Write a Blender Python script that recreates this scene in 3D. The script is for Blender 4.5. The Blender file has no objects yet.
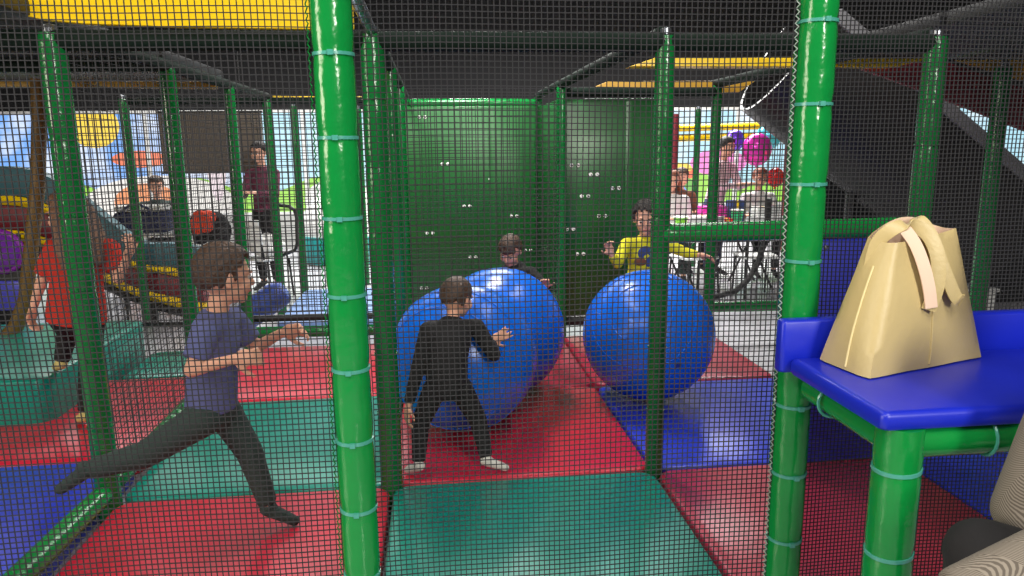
import bpy, bmesh, math, random
from mathutils import Vector, Matrix, noise
random.seed(7)
V = Vector
sc = bpy.context.scene
COL = sc.collection

# ------------------------------------------------------------------ camera, world, lights, exposure
cam_d = bpy.data.cameras.new('camera'); cam = bpy.data.objects.new('camera', cam_d); COL.objects.link(cam)
PI_, YA, RO = math.radians(11.0), math.radians(6.06), math.radians(-0.66)
Fw = V((math.sin(YA)*math.cos(PI_), math.cos(YA)*math.cos(PI_), -math.sin(PI_)))
R0 = V((math.cos(YA), -math.sin(YA), 0)); U0 = R0.cross(Fw)
Rt = R0*math.cos(RO) + U0*math.sin(RO); Up = -R0*math.sin(RO) + U0*math.cos(RO)
M = Matrix((Rt, Up, -Fw)).transposed().to_4x4(); M.translation = (.2285, -3.105, 1.50)
cam.matrix_world = M
cam_d.sensor_width = 36; cam_d.lens = 725*36/1024; cam_d.clip_start = .05
sc.camera = cam
sc.view_settings.view_transform = 'Standard'; sc.view_settings.look = 'None'
sc.view_settings.exposure = 0.0; sc.view_settings.gamma = 1.0; sc.view_settings.use_curve_mapping = False

w = bpy.data.worlds.new('world'); sc.world = w; w.use_nodes = True
w.node_tree.nodes['Background'].inputs[0].default_value = (.75, .85, 1, 1)
w.node_tree.nodes['Background'].inputs[1].default_value = .05

def area(name, loc, target, sx, sy, power, color=(1, 1, 1), spread=180):
    d = bpy.data.lights.new(name, 'AREA'); d.shape = 'RECTANGLE'; d.size = sx; d.size_y = sy
    d.energy = power; d.color = color; d.spread = math.radians(spread)
    o = bpy.data.objects.new(name, d); COL.objects.link(o); o.location = loc
    o.rotation_euler = (V(target)-V(loc)).to_track_quat('-Z', 'Y').to_euler()
    return o
# hall lamps in front of the play frame, daylight from the entrance windows, lamps over the cafe behind
area('hall_lamp', (1.2, -3.9, 4.3), (.9, -2.2, 0), .5, 1.8, 95, (1, .96, .90))
area('hall_lamp', (-1.2, -4.4, 4.3), (-.7, -2.4, 0), .5, 1.8, 80, (1, .96, .90))
area('hall_lamp', (-3.6, -3.6, 4.3), (-3.2, -2.4, 0), .35, 2.0, 90, (1, .96, .90))
area('hall_lamp', (2.4, -7.2, 3.5), (.8, 0, 1.2), .9, 1.5, 260, (1, .96, .88))
area('entrance_daylight', (-5.4, -3.0, 2.2), (1.0, -1.4, 1.0), 1.8, 1.8, 165, (1, .90, .72))
area('frame_lamp', (-.7, .3, 4.4), (-.7, .3, 0), .5, 2.4, 60, (1, .97, .93))
area('frame_lamp', (.55, 2.4, 3.3), (.55, 2.7, 0), .5, 1.2, 95, (1, .97, .93))
area('frame_lamp', (2.6, 1.2, 4.4), (2.6, 1.2, 0), .5, 2.4, 60, (1, .97, .93))
area('cafe_lamp', (-2.5, 7.4, 4.3), (-2.5, 6.6, 0), 5, 1.2, 240, (1, .98, .95), 120)
area('cafe_lamp', (3.0, 7.6, 4.3), (3.0, 6.4, 0), 5, 1.2, 520, (1, .98, .95), 120)

# ------------------------------------------------------------------ materials
def lin(c):
    c = [x/255 for x in c]
    return tuple((x/12.92 if x <= .04045 else ((x+.055)/1.055)**2.4) for x in c) + (1,)
def mat(name, rgb, rough=.5, metal=0, spec=.5, bump=0, bscale=30, var=0, vscale=6, coat=0, emis=0, trans=0):
    m = bpy.data.materials.new(name); m.use_nodes = True
    nt = m.node_tree; b = nt.nodes['Principled BSDF']; c = lin(rgb)
    b.inputs['Base Color'].default_value = c; b.inputs['Roughness'].default_value = rough
    b.inputs['Metallic'].default_value = metal; b.inputs['Specular IOR Level'].default_value = spec
    b.inputs['Coat Weight'].default_value = coat
    if trans: b.inputs['Transmission Weight'].default_value = trans
    if emis:
        b.inputs['Emission Color'].default_value = c; b.inputs['Emission Strength'].default_value = emis
    tc = nt.nodes.new('ShaderNodeTexCoord')
    if bump:
        n = nt.nodes.new('ShaderNodeTexNoise'); n.inputs['Scale'].default_value = bscale; n.inputs['Detail'].default_value = 3
        bp = nt.nodes.new('ShaderNodeBump'); bp.inputs['Strength'].default_value = bump; bp.inputs['Distance'].default_value = .01
        nt.links.new(tc.outputs['Object'], n.inputs['Vector'])
        nt.links.new(n.outputs['Fac'], bp.inputs['Height']); nt.links.new(bp.outputs['Normal'], b.inputs['Normal'])
    if var:
        n2 = nt.nodes.new('ShaderNodeTexNoise'); n2.inputs['Scale'].default_value = vscale; n2.inputs['Detail'].default_value = 4
        mx = nt.nodes.new('ShaderNodeMix'); mx.data_type = 'RGBA'
        mx.inputs[6].default_value = tuple(x*(1-var) for x in c[:3])+(1,); mx.inputs[7].default_value = tuple(min(1, x*(1+var)) for x in c[:3])+(1,)
        nt.links.new(tc.outputs['Object'], n2.inputs['Vector'])
        nt.links.new(n2.outputs['Fac'], mx.inputs[0]); nt.links.new(mx.outputs[2], b.inputs['Base Color'])
    return m
def vinyl(name, rgb, rough=.38, **k):
    return mat(name, rgb, rough, bump=k.pop('bump', .12), bscale=k.pop('bscale', 14), var=.06, vscale=9, **k)
MT = dict(
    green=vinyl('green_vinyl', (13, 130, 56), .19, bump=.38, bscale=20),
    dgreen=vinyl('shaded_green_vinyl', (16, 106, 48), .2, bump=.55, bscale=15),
    beam=vinyl('shaded_beam_vinyl', (10, 27, 19), .7, bump=.3, spec=.15),  # green beams with the shade of the unlit upper frame put into the colour
    tie=mat('teal_tie', (84, 178, 160), .25, trans=.3),
    red=vinyl('red_mat', (205, 33, 60), .30), maroon=vinyl('wine_mat', (176, 44, 70), .30),
    teal=vinyl('teal_mat', (8, 140, 122), .30), blue=vinyl('blue_mat', (40, 60, 200), .30),
    bench=vinyl('bench_blue', (20, 38, 182), .36, bump=.06), panelblue=vinyl('panel_blue', (40, 48, 170), .45),
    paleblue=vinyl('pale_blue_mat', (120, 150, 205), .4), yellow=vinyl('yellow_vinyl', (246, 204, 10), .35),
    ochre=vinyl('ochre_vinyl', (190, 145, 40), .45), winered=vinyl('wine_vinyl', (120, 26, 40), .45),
    navy=vinyl('navy_vinyl', (60, 84, 170), .4),
    ball=mat('ball_blue', (10, 104, 222), .27, spec=.5), valve=mat('valve_plug', (8, 60, 150), .5),
    net=mat('net_cord', (48, 48, 50), .85, spec=.2), lace=mat('lace_cord', (150, 165, 155), .8),
    steel=mat('galvanised', (150, 155, 165), .3, metal=.9), black=mat('black_paint', (16, 16, 18), .45),
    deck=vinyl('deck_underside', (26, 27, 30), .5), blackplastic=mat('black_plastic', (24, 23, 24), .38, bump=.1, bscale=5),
    greyrim=mat('grey_rim', (120, 120, 124), .45), greenpanel=vinyl('green_panel', (22, 96, 40), .30, bump=.1, bscale=3),
    white=mat('white_plastic', (232, 232, 230), .4), whitecloth=mat('white_cloth', (226, 224, 220), .9, bump=.3, bscale=8),
    floor=mat('hall_floor', (176, 174, 180), .25, var=.08, vscale=2), ceil=mat('dark_ceiling', (16, 16, 18), .9),
    wall=mat('pale_wall', (190, 190, 186), .8, var=.04), dwall=mat('grey_wall', (110, 110, 112), .8, var=.04),
    board=mat('grey_brown_board', (104, 94, 84), .8, var=.08, vscale=4),
    skin=mat('skin', (226, 168, 140), .5, var=.05, vscale=25), hair=mat('brown_hair', (74, 52, 38), .6, var=.35, vscale=60, bump=.6, bscale=90),
    hairlong=mat('long_brown_hair', (128, 92, 70), .55, var=.4, vscale=50, bump=.6, bscale=70), hairblack=mat('dark_hair', (34, 26, 22), .6, var=.35, vscale=60, bump=.6, bscale=90),
    hairred=mat('auburn_hair', (150, 84, 60), .6, var=.3, vscale=50),
    eyew=mat('eye_white', (235, 232, 228), .2), iris=mat('iris', (40, 26, 18), .15), brow=mat('brow', (50, 36, 28), .8), lips=mat('lips', (186, 104, 96), .45),
    blackcloth=mat('black_cloth', (24, 23, 25), .85, bump=.5, bscale=22, var=.15), redcloth=mat('red_cloth', (196, 46, 30), .85, bump=.4, bscale=18, var=.1),
    yellowcloth=mat('yellow_cloth', (214, 208, 30), .8, bump=.4, bscale=20, var=.06), bluecloth=mat('blue_cloth', (92, 98, 148), .85, bump=.5, bscale=18, var=.08),
    greycloth=mat('grey_green_cloth', (46, 62, 58), .85, bump=.5, bscale=18, var=.1), sock=mat('white_sock', (225, 222, 215), .8, bump=.2, bscale=40), creamsock=mat('cream_sock', (205, 190, 120), .8),
    sole=mat('grey_sole', (150, 150, 150), .7), orange=mat('orange_cloth', (226, 70, 36), .85, bump=.4, bscale=20), purple=mat('purple_plastic', (140, 40, 170), .3),
    navycloth=mat('navy_cloth', (44, 50, 86), .85, bump=.3), pinkcloth=mat('pale_pink_cloth', (226, 200, 206), .85, bump=.3), winecloth=mat('wine_check_cloth', (110, 50, 72), .85, var=.4, vscale=30),
    leather=mat('beige_leather', (192, 172, 120), .42, bump=.12, bscale=60, var=.05, vscale=5), lining=mat('pale_lining', (226, 196, 172), .7), seam=mat('cream_seam', (222, 205, 150), .5),
    pinkfoil=mat('pink_foil', (240, 60, 190), .2, metal=.3), cyanfoil=mat('cyan_foil', (90, 200, 215), .2, metal=.3), violetfoil=mat('violet_foil', (120, 70, 220), .2, metal=.3),
    redfoil=mat('red_foil', (226, 40, 40), .25), yellowfoil=mat('yellow_foil', (240, 200, 30), .25), limeplastic=mat('lime_plastic', (120, 200, 40), .4), mint=mat('mint_plastic', (40, 190, 120), .4),
    tealplastic=mat('teal_plastic', (30, 150, 150), .4), printblue=mat('print_blue', (50, 70, 130), .8), printbrown=mat('print_brown', (120, 70, 50), .8),
)
# herringbone knit
def herring():
    m = bpy.data.materials.new('herringbone_knit'); m.use_nodes = True; nt = m.node_tree; L = nt.links.new
    b = nt.nodes['Principled BSDF']; b.inputs['Roughness'].default_value = .9
    tc = nt.nodes.new('ShaderNodeTexCoord'); sp = nt.nodes.new('ShaderNodeSeparateXYZ'); L(tc.outputs['Object'], sp.inputs[0])
    def mth(op, a, c=None):
        n = nt.nodes.new('ShaderNodeMath'); n.operation = op
        for i, x in enumerate((a, c)):
            if x is None: continue
            if hasattr(x, 'is_linked'): L(x, n.inputs[i])
            else: n.inputs[i].default_value = x
        return n.outputs[0]
    u = mth('ADD', mth('MULTIPLY', sp.outputs[0], 1.0), mth('MULTIPLY', sp.outputs[1], .8))
    zig = mth('PINGPONG', u, .045)
    s = mth('SINE', mth('MULTIPLY', mth('ADD', sp.outputs[2], zig), 1300))
    r = nt.nodes.new('ShaderNodeValToRGB'); r.color_ramp.elements[0].color = lin((92, 84, 75)); r.color_ramp.elements[1].color = lin((138, 129, 117))
    r.color_ramp.elements[0].position = .3; r.color_ramp.elements[1].position = .7
    L(mth('ADD', mth('MULTIPLY', s, .5), .5), r.inputs[0]); L(r.outputs[0], b.inputs['Base Color'])
    return m
MT['knit'] = herring()
# printed window film: sky, clouds, hills, sun
def mural():
    m = bpy.data.materials.new('printed_window_film'); m.use_nodes = True; nt = m.node_tree; L = nt.links.new
    b = nt.nodes['Principled BSDF']; b.inputs['Roughness'].default_value = .4
    g = nt.nodes.new('ShaderNodeNewGeometry'); sp = nt.nodes.new('ShaderNodeSeparateXYZ'); L(g.outputs['Position'], sp.inputs[0])
    X, Z = sp.outputs[0], sp.outputs[2]
    def mth(op, a, c=None, d=None):
        n = nt.nodes.new('ShaderNodeMath'); n.operation = op
        for i, x in enumerate((a, c, d)):
            if x is None: continue
            if hasattr(x, 'is_linked'): L(x, n.inputs[i])
            else: n.inputs[i].default_value = x
        return n.outputs[0]
    def mix(f, a, c):
        n = nt.nodes.new('ShaderNodeMix'); n.data_type = 'RGBA'; L(f, n.inputs[0])
        for i, x in ((6, a), (7, c)):
            if hasattr(x, 'is_linked'): L(x, n.inputs[i])
            else: n.inputs[i].default_value = lin(x)
        return n.outputs[2]
    def disc(cx, cz, rx, rz):
        a = mth('DIVIDE', mth('SUBTRACT', X, cx), rx); c = mth('DIVIDE', mth('SUBTRACT', Z, cz), rz)
        return mth('LESS_THAN', mth('ADD', mth('MULTIPLY', a, a), mth('MULTIPLY', c, c)), 1.0)
    n = nt.nodes.new('ShaderNodeTexNoise'); n.inputs['Scale'].default_value = 1.1; n.inputs['Detail'].default_value = 5; L(g.outputs['Position'], n.inputs['Vector'])
    rp = nt.nodes.new('ShaderNodeValToRGB'); rp.color_ramp.elements[0].position = .48; rp.color_ramp.elements[1].position = .62; L(n.outputs['Fac'], rp.inputs[0])
    sky = mix(mth('GREATER_THAN', X, -2.7), (112, 168, 240), (176, 222, 238))
    col = mix(mth('MULTIPLY', rp.outputs[0], .8), sky, (240, 244, 250))
    hill = mth('ADD', .93, mth('MULTIPLY', mth('SINE', mth('MULTIPLY', X, 3.1)), .14))
    col = mix(mth('LESS_THAN', Z, hill), col, (150, 214, 60))
    for d, c in ((disc(-4.98, 1.9, .38, .34), (248, 210, 60)), (disc(-4.1, .62, 1.2, .5), (236, 232, 226)), (disc(-4.35, 1.38, .42, .13), (240, 120, 80)), (disc(-4.3, .7, .5, .3), (238, 150, 96)),
                 (disc(-3.2, 1.5, .16, .8), (244, 226, 232)), (disc(-1.3, .68, .55, .36), (248, 248, 244)), (disc(4.3, 1.02, .4, .14), (240, 96, 40)), (disc(4.3, 1.12, .36, .09), (250, 214, 60)),
                 (disc(4.25, .75, .5, .26), (96, 176, 50)), (disc(5.1, 1.2, .5, .22), (250, 130, 210)), (disc(4.4, .55, .2, .3), (80, 140, 220))):
        col = mix(d, col, c)
    b.inputs['Base Color'].default_value = (.1, .1, .1, 1)
    L(col, b.inputs['Emission Color']); b.inputs['Emission Strength'].default_value = 1.15
    return m
MT['film'] = mural()

# ------------------------------------------------------------------ mesh helpers
class MB:
    def __init__(s): s.v = []; s.f = []
    def add(s, vs, fs):
        k = len(s.v); s.v += [V(x) for x in vs]; s.f += [tuple(i+k for i in f) for f in fs]; return s
    def rings(s, rings, cap0=True, cap1=True):
        n = len(rings[0]); vs = [p for r in rings for p in r]; fs = []
        for i in range(len(rings)-1):
            for j in range(n):
                a, b = i*n+j, i*n+(j+1) % n
                fs.append((a, b, b+n, a+n))
        if cap0: fs.append(tuple(reversed(range(n))))
        if cap1: fs.append(tuple(range((len(rings)-1)*n, len(rings)*n)))
        return s.add(vs, fs)
    def box(s, lo, hi):
        (a, b, c), (d, e, f) = lo, hi
        return s.add([(a,b,c),(d,b,c),(d,e,c),(a,e,c),(a,b,f),(d,b,f),(d,e,f),(a,e,f)], [(3,2,1,0),(4,5,6,7),(0,1,5,4),(1,2,6,5),(2,3,7,6),(3,0,4,7)])
    def bar(s, p, q, wd, ht=None, up=(0,0,1)):
        p, q = V(p), V(q); d = (q-p).normalized(); u = V(up); r = d.cross(u)
        if r.length < 1e-4: r = d.cross(V((1,0,0)))
        r.normalize(); u = r.cross(d); ht = ht or wd
        return s.rings([[c + r*x*wd/2 + u*y*ht/2 for x, y in ((-1,-1),(1,-1),(1,1),(-1,1))] for c in (p, q)])
    def tube(s, pts, rad, n=14, cap=True):
        pts = [V(p) for p in pts]; rad = rad if hasattr(rad, '__len__') else [rad]*len(pts)
        t0 = (pts[1]-pts[0]).normalized(); a = t0.orthogonal().normalized(); rings = []
        for i, p in enumerate(pts):
            t = (pts[min(i+1, len(pts)-1)]-pts[max(i-1, 0)]).normalized()
            a = (a - t*a.dot(t)).normalized(); b = t.cross(a)
            rings.append([p + (a*math.cos(2*math.pi*j/n) + b*math.sin(2*math.pi*j/n))*rad[i] for j in range(n)])
        return s.rings(rings, cap, cap)
    def capsule(s, p, q, r0, r1, n=14, round0=True, round1=True):
        p, q = V(p), V(q); d = (q-p).normalized(); pts = []; rad = []
        if round0:
            for k in (.98, .8, .5): pts.append(p-d*r0*k); rad.append(r0*math.sqrt(1-k*k))
        pts += [p, (p+q)/2, q]; rad += [r0, (r0+r1)/2, r1]
        if round1:
            for k in (.5, .8, .98): pts.append(q+d*r1*k); rad.append(r1*math.sqrt(1-k*k))
        return s.tube(pts, rad, n)
    def ell(s, c, r, ax=None, nu=16, nv=10):
        c = V(c); X, Y, Z = ax or (V((1,0,0)), V((0,1,0)), V((0,0,1))); rings = []
        for i in range(nv+1):
            th = math.pi*min(max(i/nv, .004), .996)
            rings.append([c + X*(r[0]*math.sin(th)*math.cos(2*math.pi*j/nu)) + Y*(r[1]*math.sin(th)*math.sin(2*math.pi*j/nu)) - Z*(r[2]*math.cos(th)) for j in range(nu)])
        return s.rings(rings)
    def lathe(s, prof, c, axis=(0,0,1), n=32):
        c, z = V(c), V(axis).normalized(); a = z.orthogonal().normalized(); b = z.cross(a)
        return s.rings([[c + z*h + (a*math.cos(2*math.pi*j/n)+b*math.sin(2*math.pi*j/n))*r for j in range(n)] for r, h in prof])
    def mesh(s, name):
        me = bpy.data.meshes.new(name); me.from_pydata([tuple(v) for v in s.v], [], s.f); me.validate(); 
        bm = bmesh.new(); bm.from_mesh(me); bmesh.ops.recalc_face_normals(bm, faces=bm.faces); bm.to_mesh(me); bm.free(); return me
    def build(s, name, m, parent=None, smooth=True, bevel=0, segs=2, angle=35):
        me = s.mesh(name)
        if bevel:
            bm = bmesh.new(); bm.from_mesh(me)
            es = [e for e in bm.edges if len(e.link_faces) == 2 and e.calc_face_angle(0) > .6]
            bmesh.ops.bevel(bm, geom=es, offset=bevel, segments=segs, profile=.6, affect='EDGES', clamp_overlap=True); bm.to_mesh(me); bm.free()
        return link(name, me, m, parent, smooth, angle)
def link(name, me, m, parent=None, smooth=True, angle=35):
    me.materials.clear(); me.materials.append(m if not isinstance(m, str) else MT[m])
    if smooth:
        me.polygons.foreach_set('use_smooth', [True]*len(me.polygons))
        try: me.set_sharp_from_angle(angle=math.radians(angle))
        except Exception: pass
    o = bpy.data.objects.new(name, me); COL.objects.link(o)
    if parent is not None: attach(o, parent)
    return o
def attach(o, parent):
    o.parent = parent
    off = V(parent.location) if parent.type == 'EMPTY' else V((0,0,0))   # mesh parents keep world coordinates
    o.matrix_parent_inverse = Matrix.Translation(-off)
def remesh(mb, name, vox, smooth=4, fac=.5):
    me = mb.mesh(name); o = bpy.data.objects.new('tmp', me); COL.objects.link(o)
    r = o.modifiers.new('r', 'REMESH'); r.mode = 'VOXEL'; r.voxel_size = vox; r.adaptivity = 0
    if smooth:
        s = o.modifiers.new('s', 'SMOOTH'); s.iterations = smooth; s.factor = fac
    dg = bpy.context.evaluated_depsgraph_get(); dg.update()
    out = bpy.data.meshes.new_from_object(o.evaluated_get(dg)); out.name = name
    bpy.data.objects.remove(o); bpy.data.meshes.remove(me)
    return out
def thing(name, label, cat, loc, group=None):
    o = bpy.data.objects.new(name, None); COL.objects.link(o); o.location = loc; o.empty_display_size = .1
    return tag(o, label, cat, group)
def tag(o, label, cat, group=None, kind=None):
    o['label'] = label; o['category'] = cat
    if group: o['group'] = group
    if kind: o['kind'] = kind
    return o
def struct(name, mb, m, label=None, **k):
    o = mb.build(name, m, None, **k); o['kind'] = 'structure'
    if label: o['label'] = label
    return o
FL = -.10   # hall floor level; the mats' tops are at 0

# ------------------------------------------------------------------ the hall
struct('floor', MB().box((-9, -9, FL-.1), (12, 9.1, FL)), 'floor', smooth=False)
struct('ceiling', MB().box((-9, -9, 4.6), (12, 9.1, 4.7)), 'ceil', smooth=False)
struct('wall_left', MB().box((-9.1, -9, FL), (-9, 9.1, 4.6)), 'dwall', smooth=False)
struct('wall_right', MB().box((12, -9, FL), (12.1, 9.1, 4.6)), 'dwall', smooth=False)
struct('wall_front', MB().box((-9, -9.1, FL), (12, -9, 4.6)), 'dwall', smooth=False)
wb = MB(); wb.box((-9, 9.0, FL), (12, 9.12, .47)); struct('wall_back', wb, 'wall', smooth=False)
struct('wall_back_upper', MB().box((-9, 9.0, 2.12), (12, 9.12, 4.6)), 'ceil', smooth=False)
xs = [-9, -6.6, -4.2, -1.8, .6, 3.0, 5.4, 7.8, 10.2, 12]
for i in range(len(xs)-1):
    a, b = xs[i], xs[i+1]
    wn = thing('window_%d' % (i+1), 'bright back window with printed sky and hill film, pane %d along' % (i+1), 'window', ((a+b)/2, 9.05, .47))
    wn['kind'] = 'structure'
    fr = MB()
    for lo, hi in (((a, 9.0, .47), (b, 9.1, .51)), ((a, 9.0, 2.08), (b, 9.1, 2.12)), ((a, 9.0, .51), (a+.03, 9.1, 2.08)), ((b-.03, 9.0, .51), (b, 9.1, 2.08))): fr.box(lo, hi)
    fr.build('window_frame', 'white', wn, smooth=False)
    MB().box((a+.03, 9.04, .51), (b-.03, 9.06, 2.08)).build('pane', 'film', wn, smooth=False)

# ------------------------------------------------------------------ padded posts and rails
def padded_post(x, y, z0, z1, r, label, m='green', ties=None, tie_m=None, group='padded green posts'):
    tie_m = tie_m or ('tie' if m == 'green' else 'dgreen')
    t = thing('padded_post', label, 'post', (x, y, z0), group)
    ties = ties if ties is not None else []
    prof = []; h = z0; n = int((z1-z0)/.02); rings = []; ph = random.random()*9
    for i in range(n+1):
        z = z0 + (z1-z0)*i/n
        pinch = sum(.07*math.exp(-((z-q)/.018)**2) for q in ties)
        ring = []
        for j in range(20):
            a = 2*math.pi*j/20
            k = 1 - pinch + .022*noise.noise(V((math.cos(a)*1.6+ph, math.sin(a)*1.6, z*9+ph)))
            if i in (0, n): k *= .9
            ring.append(V((x+math.cos(a)*r*k, y+math.sin(a)*r*k, z)))
        rings.append(ring)
    MB().rings(rings).build('foam_sleeve', m, t, angle=60)
    for q in ties:
        b = MB(); rr = r*.985
        b.rings([[V((x+math.cos(2*math.pi*j/24)*(rr+e), y+math.sin(2*math.pi*j/24)*(rr+e), q+dz)) for j in range(24)] for e, dz in ((-.006, -.005), (.002, -.004), (.002, .004), (-.006, .005))], False, False)
        b.box((x-.008, y-rr-.007, q-.006), (x+.006, y-rr+.002, q+.006))
        b.build('cable_tie', tie_m, t)
    c = MB().lathe([(r*.55, 0), (r*.55, .03), (r*.2, .035)], (x, y, z1), n=16); c.build('pole_cap', 'steel', t)
    return t
tz = lambda z0, step, n: [z0+step*i for i in range(n)]
padded_post(0, -1.25, FL, 2.05, .0495, 'bright green padded post with shiny teal ties, standing alone in front of the running boy', 'green', tz(.155, .196, 9))
padded_post(1.22, -1.25, FL, 2.05, .0495, 'bright green padded post with teal ties at the corner of the blue shelf', 'green', tz(.165, .205, 9))
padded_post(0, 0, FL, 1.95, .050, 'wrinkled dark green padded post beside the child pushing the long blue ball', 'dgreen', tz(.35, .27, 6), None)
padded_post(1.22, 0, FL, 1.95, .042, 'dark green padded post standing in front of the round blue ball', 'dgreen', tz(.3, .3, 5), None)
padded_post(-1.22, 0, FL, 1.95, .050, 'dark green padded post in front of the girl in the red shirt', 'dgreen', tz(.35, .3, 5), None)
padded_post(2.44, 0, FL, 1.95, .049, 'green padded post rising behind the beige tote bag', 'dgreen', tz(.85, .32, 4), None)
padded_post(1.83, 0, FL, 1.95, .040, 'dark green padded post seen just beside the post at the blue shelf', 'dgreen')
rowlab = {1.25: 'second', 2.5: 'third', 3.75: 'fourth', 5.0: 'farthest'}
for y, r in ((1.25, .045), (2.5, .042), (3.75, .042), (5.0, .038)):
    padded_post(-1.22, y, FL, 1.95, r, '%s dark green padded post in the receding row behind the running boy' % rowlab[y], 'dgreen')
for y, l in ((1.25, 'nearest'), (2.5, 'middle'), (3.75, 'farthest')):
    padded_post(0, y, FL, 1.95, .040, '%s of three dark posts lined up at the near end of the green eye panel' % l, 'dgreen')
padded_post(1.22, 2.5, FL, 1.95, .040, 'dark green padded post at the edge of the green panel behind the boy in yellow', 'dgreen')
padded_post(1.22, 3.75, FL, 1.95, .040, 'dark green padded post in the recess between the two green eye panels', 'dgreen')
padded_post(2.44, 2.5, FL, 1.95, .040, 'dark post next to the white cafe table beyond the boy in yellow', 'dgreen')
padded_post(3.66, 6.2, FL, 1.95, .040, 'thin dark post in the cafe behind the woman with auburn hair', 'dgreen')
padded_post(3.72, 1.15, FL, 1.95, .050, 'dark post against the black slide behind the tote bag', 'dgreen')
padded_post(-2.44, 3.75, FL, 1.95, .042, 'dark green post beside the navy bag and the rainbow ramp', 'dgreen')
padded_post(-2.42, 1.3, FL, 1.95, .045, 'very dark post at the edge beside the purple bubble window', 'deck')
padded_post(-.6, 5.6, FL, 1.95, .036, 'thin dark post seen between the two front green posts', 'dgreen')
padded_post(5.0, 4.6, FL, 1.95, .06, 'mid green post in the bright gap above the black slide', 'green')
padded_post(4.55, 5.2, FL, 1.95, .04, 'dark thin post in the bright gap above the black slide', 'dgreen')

def rail(p, q, r, label, m='dgreen', name='padded_rail', group='padded rails', n=16, wob=.02):
    p, q = V(p), V(q); k = max(2, int((q-p).length/.05)); ph = random.random()*9
    pts = [p.lerp(q, i/k) for i in range(k+1)]; rad = [r*(1+wob*noise.noise(V((i*.7+ph, ph, 0)))) for i in range(k+1)]
    d = (q-p).normalized()
    pts = [p-d*r*.4]+pts+[q+d*r*.4]; rad = [r*.6]+rad+[r*.6]
    o = MB().tube(pts, rad, n).build(name, m, None, angle=60)
    return tag(o, label, 'rail', group)
rail((1.22, 0, 1.117), (2.44, 0, 1.122), .044, 'bright green padded rail at the top edge of the blue panel', 'green')
rail((-1.24, -1.2, .075), (-1.22, -.06, .055), .045, 'green padded floor rail between the blue mat and the red mat', 'green')
rail((-1.22, .07, .06), (-1.22, 1.2, .06), .040, 'green floor rail with a bright highlight behind the running boy', 'dgreen')
rail((-1.22, 2.55, .105), (0, 2.55, .09), .045, 'low green rail across the back of the red mat', 'dgreen')
rail((-1.22, 2.62, .20), (0, 2.62, .19), .028, 'thin black rail above the low green rail', 'black')
rail((-2.44, 2.62, .20), (-1.26, 2.62, .16), .022, 'thin black rail under the rainbow ramp', 'black')
rail((2.44, 2.6, .17), (3.66, 2.6, .15), .045, 'low green rail in front of the white cafe tables', 'dgreen')
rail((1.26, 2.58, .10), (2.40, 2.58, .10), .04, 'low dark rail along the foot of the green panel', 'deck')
# upper frame
rail((-1.22, 0, 1.925), (0, 0, 1.925), .04, 'shaded green beam under the yellow panel', 'beam')
rail((0, 0, 1.925), (1.22, 0, 1.925), .04, 'shaded green top beam over the child pushing the long ball', 'beam')
rail((1.22, 0, 1.925), (2.44, 0, 1.925), .04, 'shaded green top beam reaching from the round ball post to the tote bag post', 'beam')
rail((-2.44, 0, 1.925), (-1.22, 0, 1.925), .04, 'shaded green beam reaching out beyond the girl in red', 'beam')
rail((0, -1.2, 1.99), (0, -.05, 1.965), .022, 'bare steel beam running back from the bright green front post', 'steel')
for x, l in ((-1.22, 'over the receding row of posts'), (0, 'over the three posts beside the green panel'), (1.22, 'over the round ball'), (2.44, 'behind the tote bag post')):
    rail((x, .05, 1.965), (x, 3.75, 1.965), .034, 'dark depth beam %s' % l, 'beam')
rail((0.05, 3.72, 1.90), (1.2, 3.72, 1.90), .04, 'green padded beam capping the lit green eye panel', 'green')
rail((1.26, 2.46, 1.90), (2.4, 2.46, 1.90), .035, 'shaded green beam capping the green panel behind the boy in yellow', 'beam')
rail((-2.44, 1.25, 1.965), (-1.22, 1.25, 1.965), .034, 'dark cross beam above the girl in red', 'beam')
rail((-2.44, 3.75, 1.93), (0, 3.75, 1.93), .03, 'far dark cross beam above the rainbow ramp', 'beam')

# black undersides of the upper decks
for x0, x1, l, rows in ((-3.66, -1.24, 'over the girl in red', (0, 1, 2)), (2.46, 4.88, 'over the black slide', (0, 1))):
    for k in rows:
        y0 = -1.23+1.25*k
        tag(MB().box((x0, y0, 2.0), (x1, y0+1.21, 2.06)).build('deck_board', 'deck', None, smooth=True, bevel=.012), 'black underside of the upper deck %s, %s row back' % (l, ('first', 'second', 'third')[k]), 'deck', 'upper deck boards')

def slab(x0, x1, y0, y1, z0, z1, rc=.05, rb=.015):
    out = []
    for cx, cy, a0 in ((x1-rc, y1-rc, 0), (x0+rc, y1-rc, 90), (x0+rc, y0+rc, 180), (x1-rc, y0+rc, 270)):
        for k in range(6):
            a = math.radians(a0+18*k); out.append((cx+rc*math.cos(a), cy+rc*math.sin(a)))
    cx, cy = (x0+x1)/2, (y0+y1)/2
    def ring(ins, z): return [V((cx+(px-cx)*(1-ins/((x1-x0)/2)), cy+(py-cy)*(1-ins/((y1-y0)/2)), z)) for px, py in out]
    return MB().rings([ring(rb*.4, z0), ring(0, z0+rb*.6), ring(0, z1-rb), ring(rb*.3, z1-rb*.3), ring(rb, z1)])
def mat_tile(x0, x1, y0, y1, m, label, z1=0, z0=FL, rc=.07):
    g = .008
    return tag(slab(x0+g, x1-g, y0+g, y1-g, z0, z1, rc).build('floor_mat', m, None, angle=50), label, 'floor mat', 'floor mats')
S = 1.25; G = 1.22
mat_tile(-G+.032, 0, -S, 0, 'red', 'red floor mat under the running boy')
mat_tile(0, G, -S, 0, 'teal', 'teal floor mat nearest the camera, in front of the child pushing the long ball')
mat_tile(G, 2*G, -S, 0, 'maroon', 'wine red floor mat beneath the blue shelf')
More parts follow.
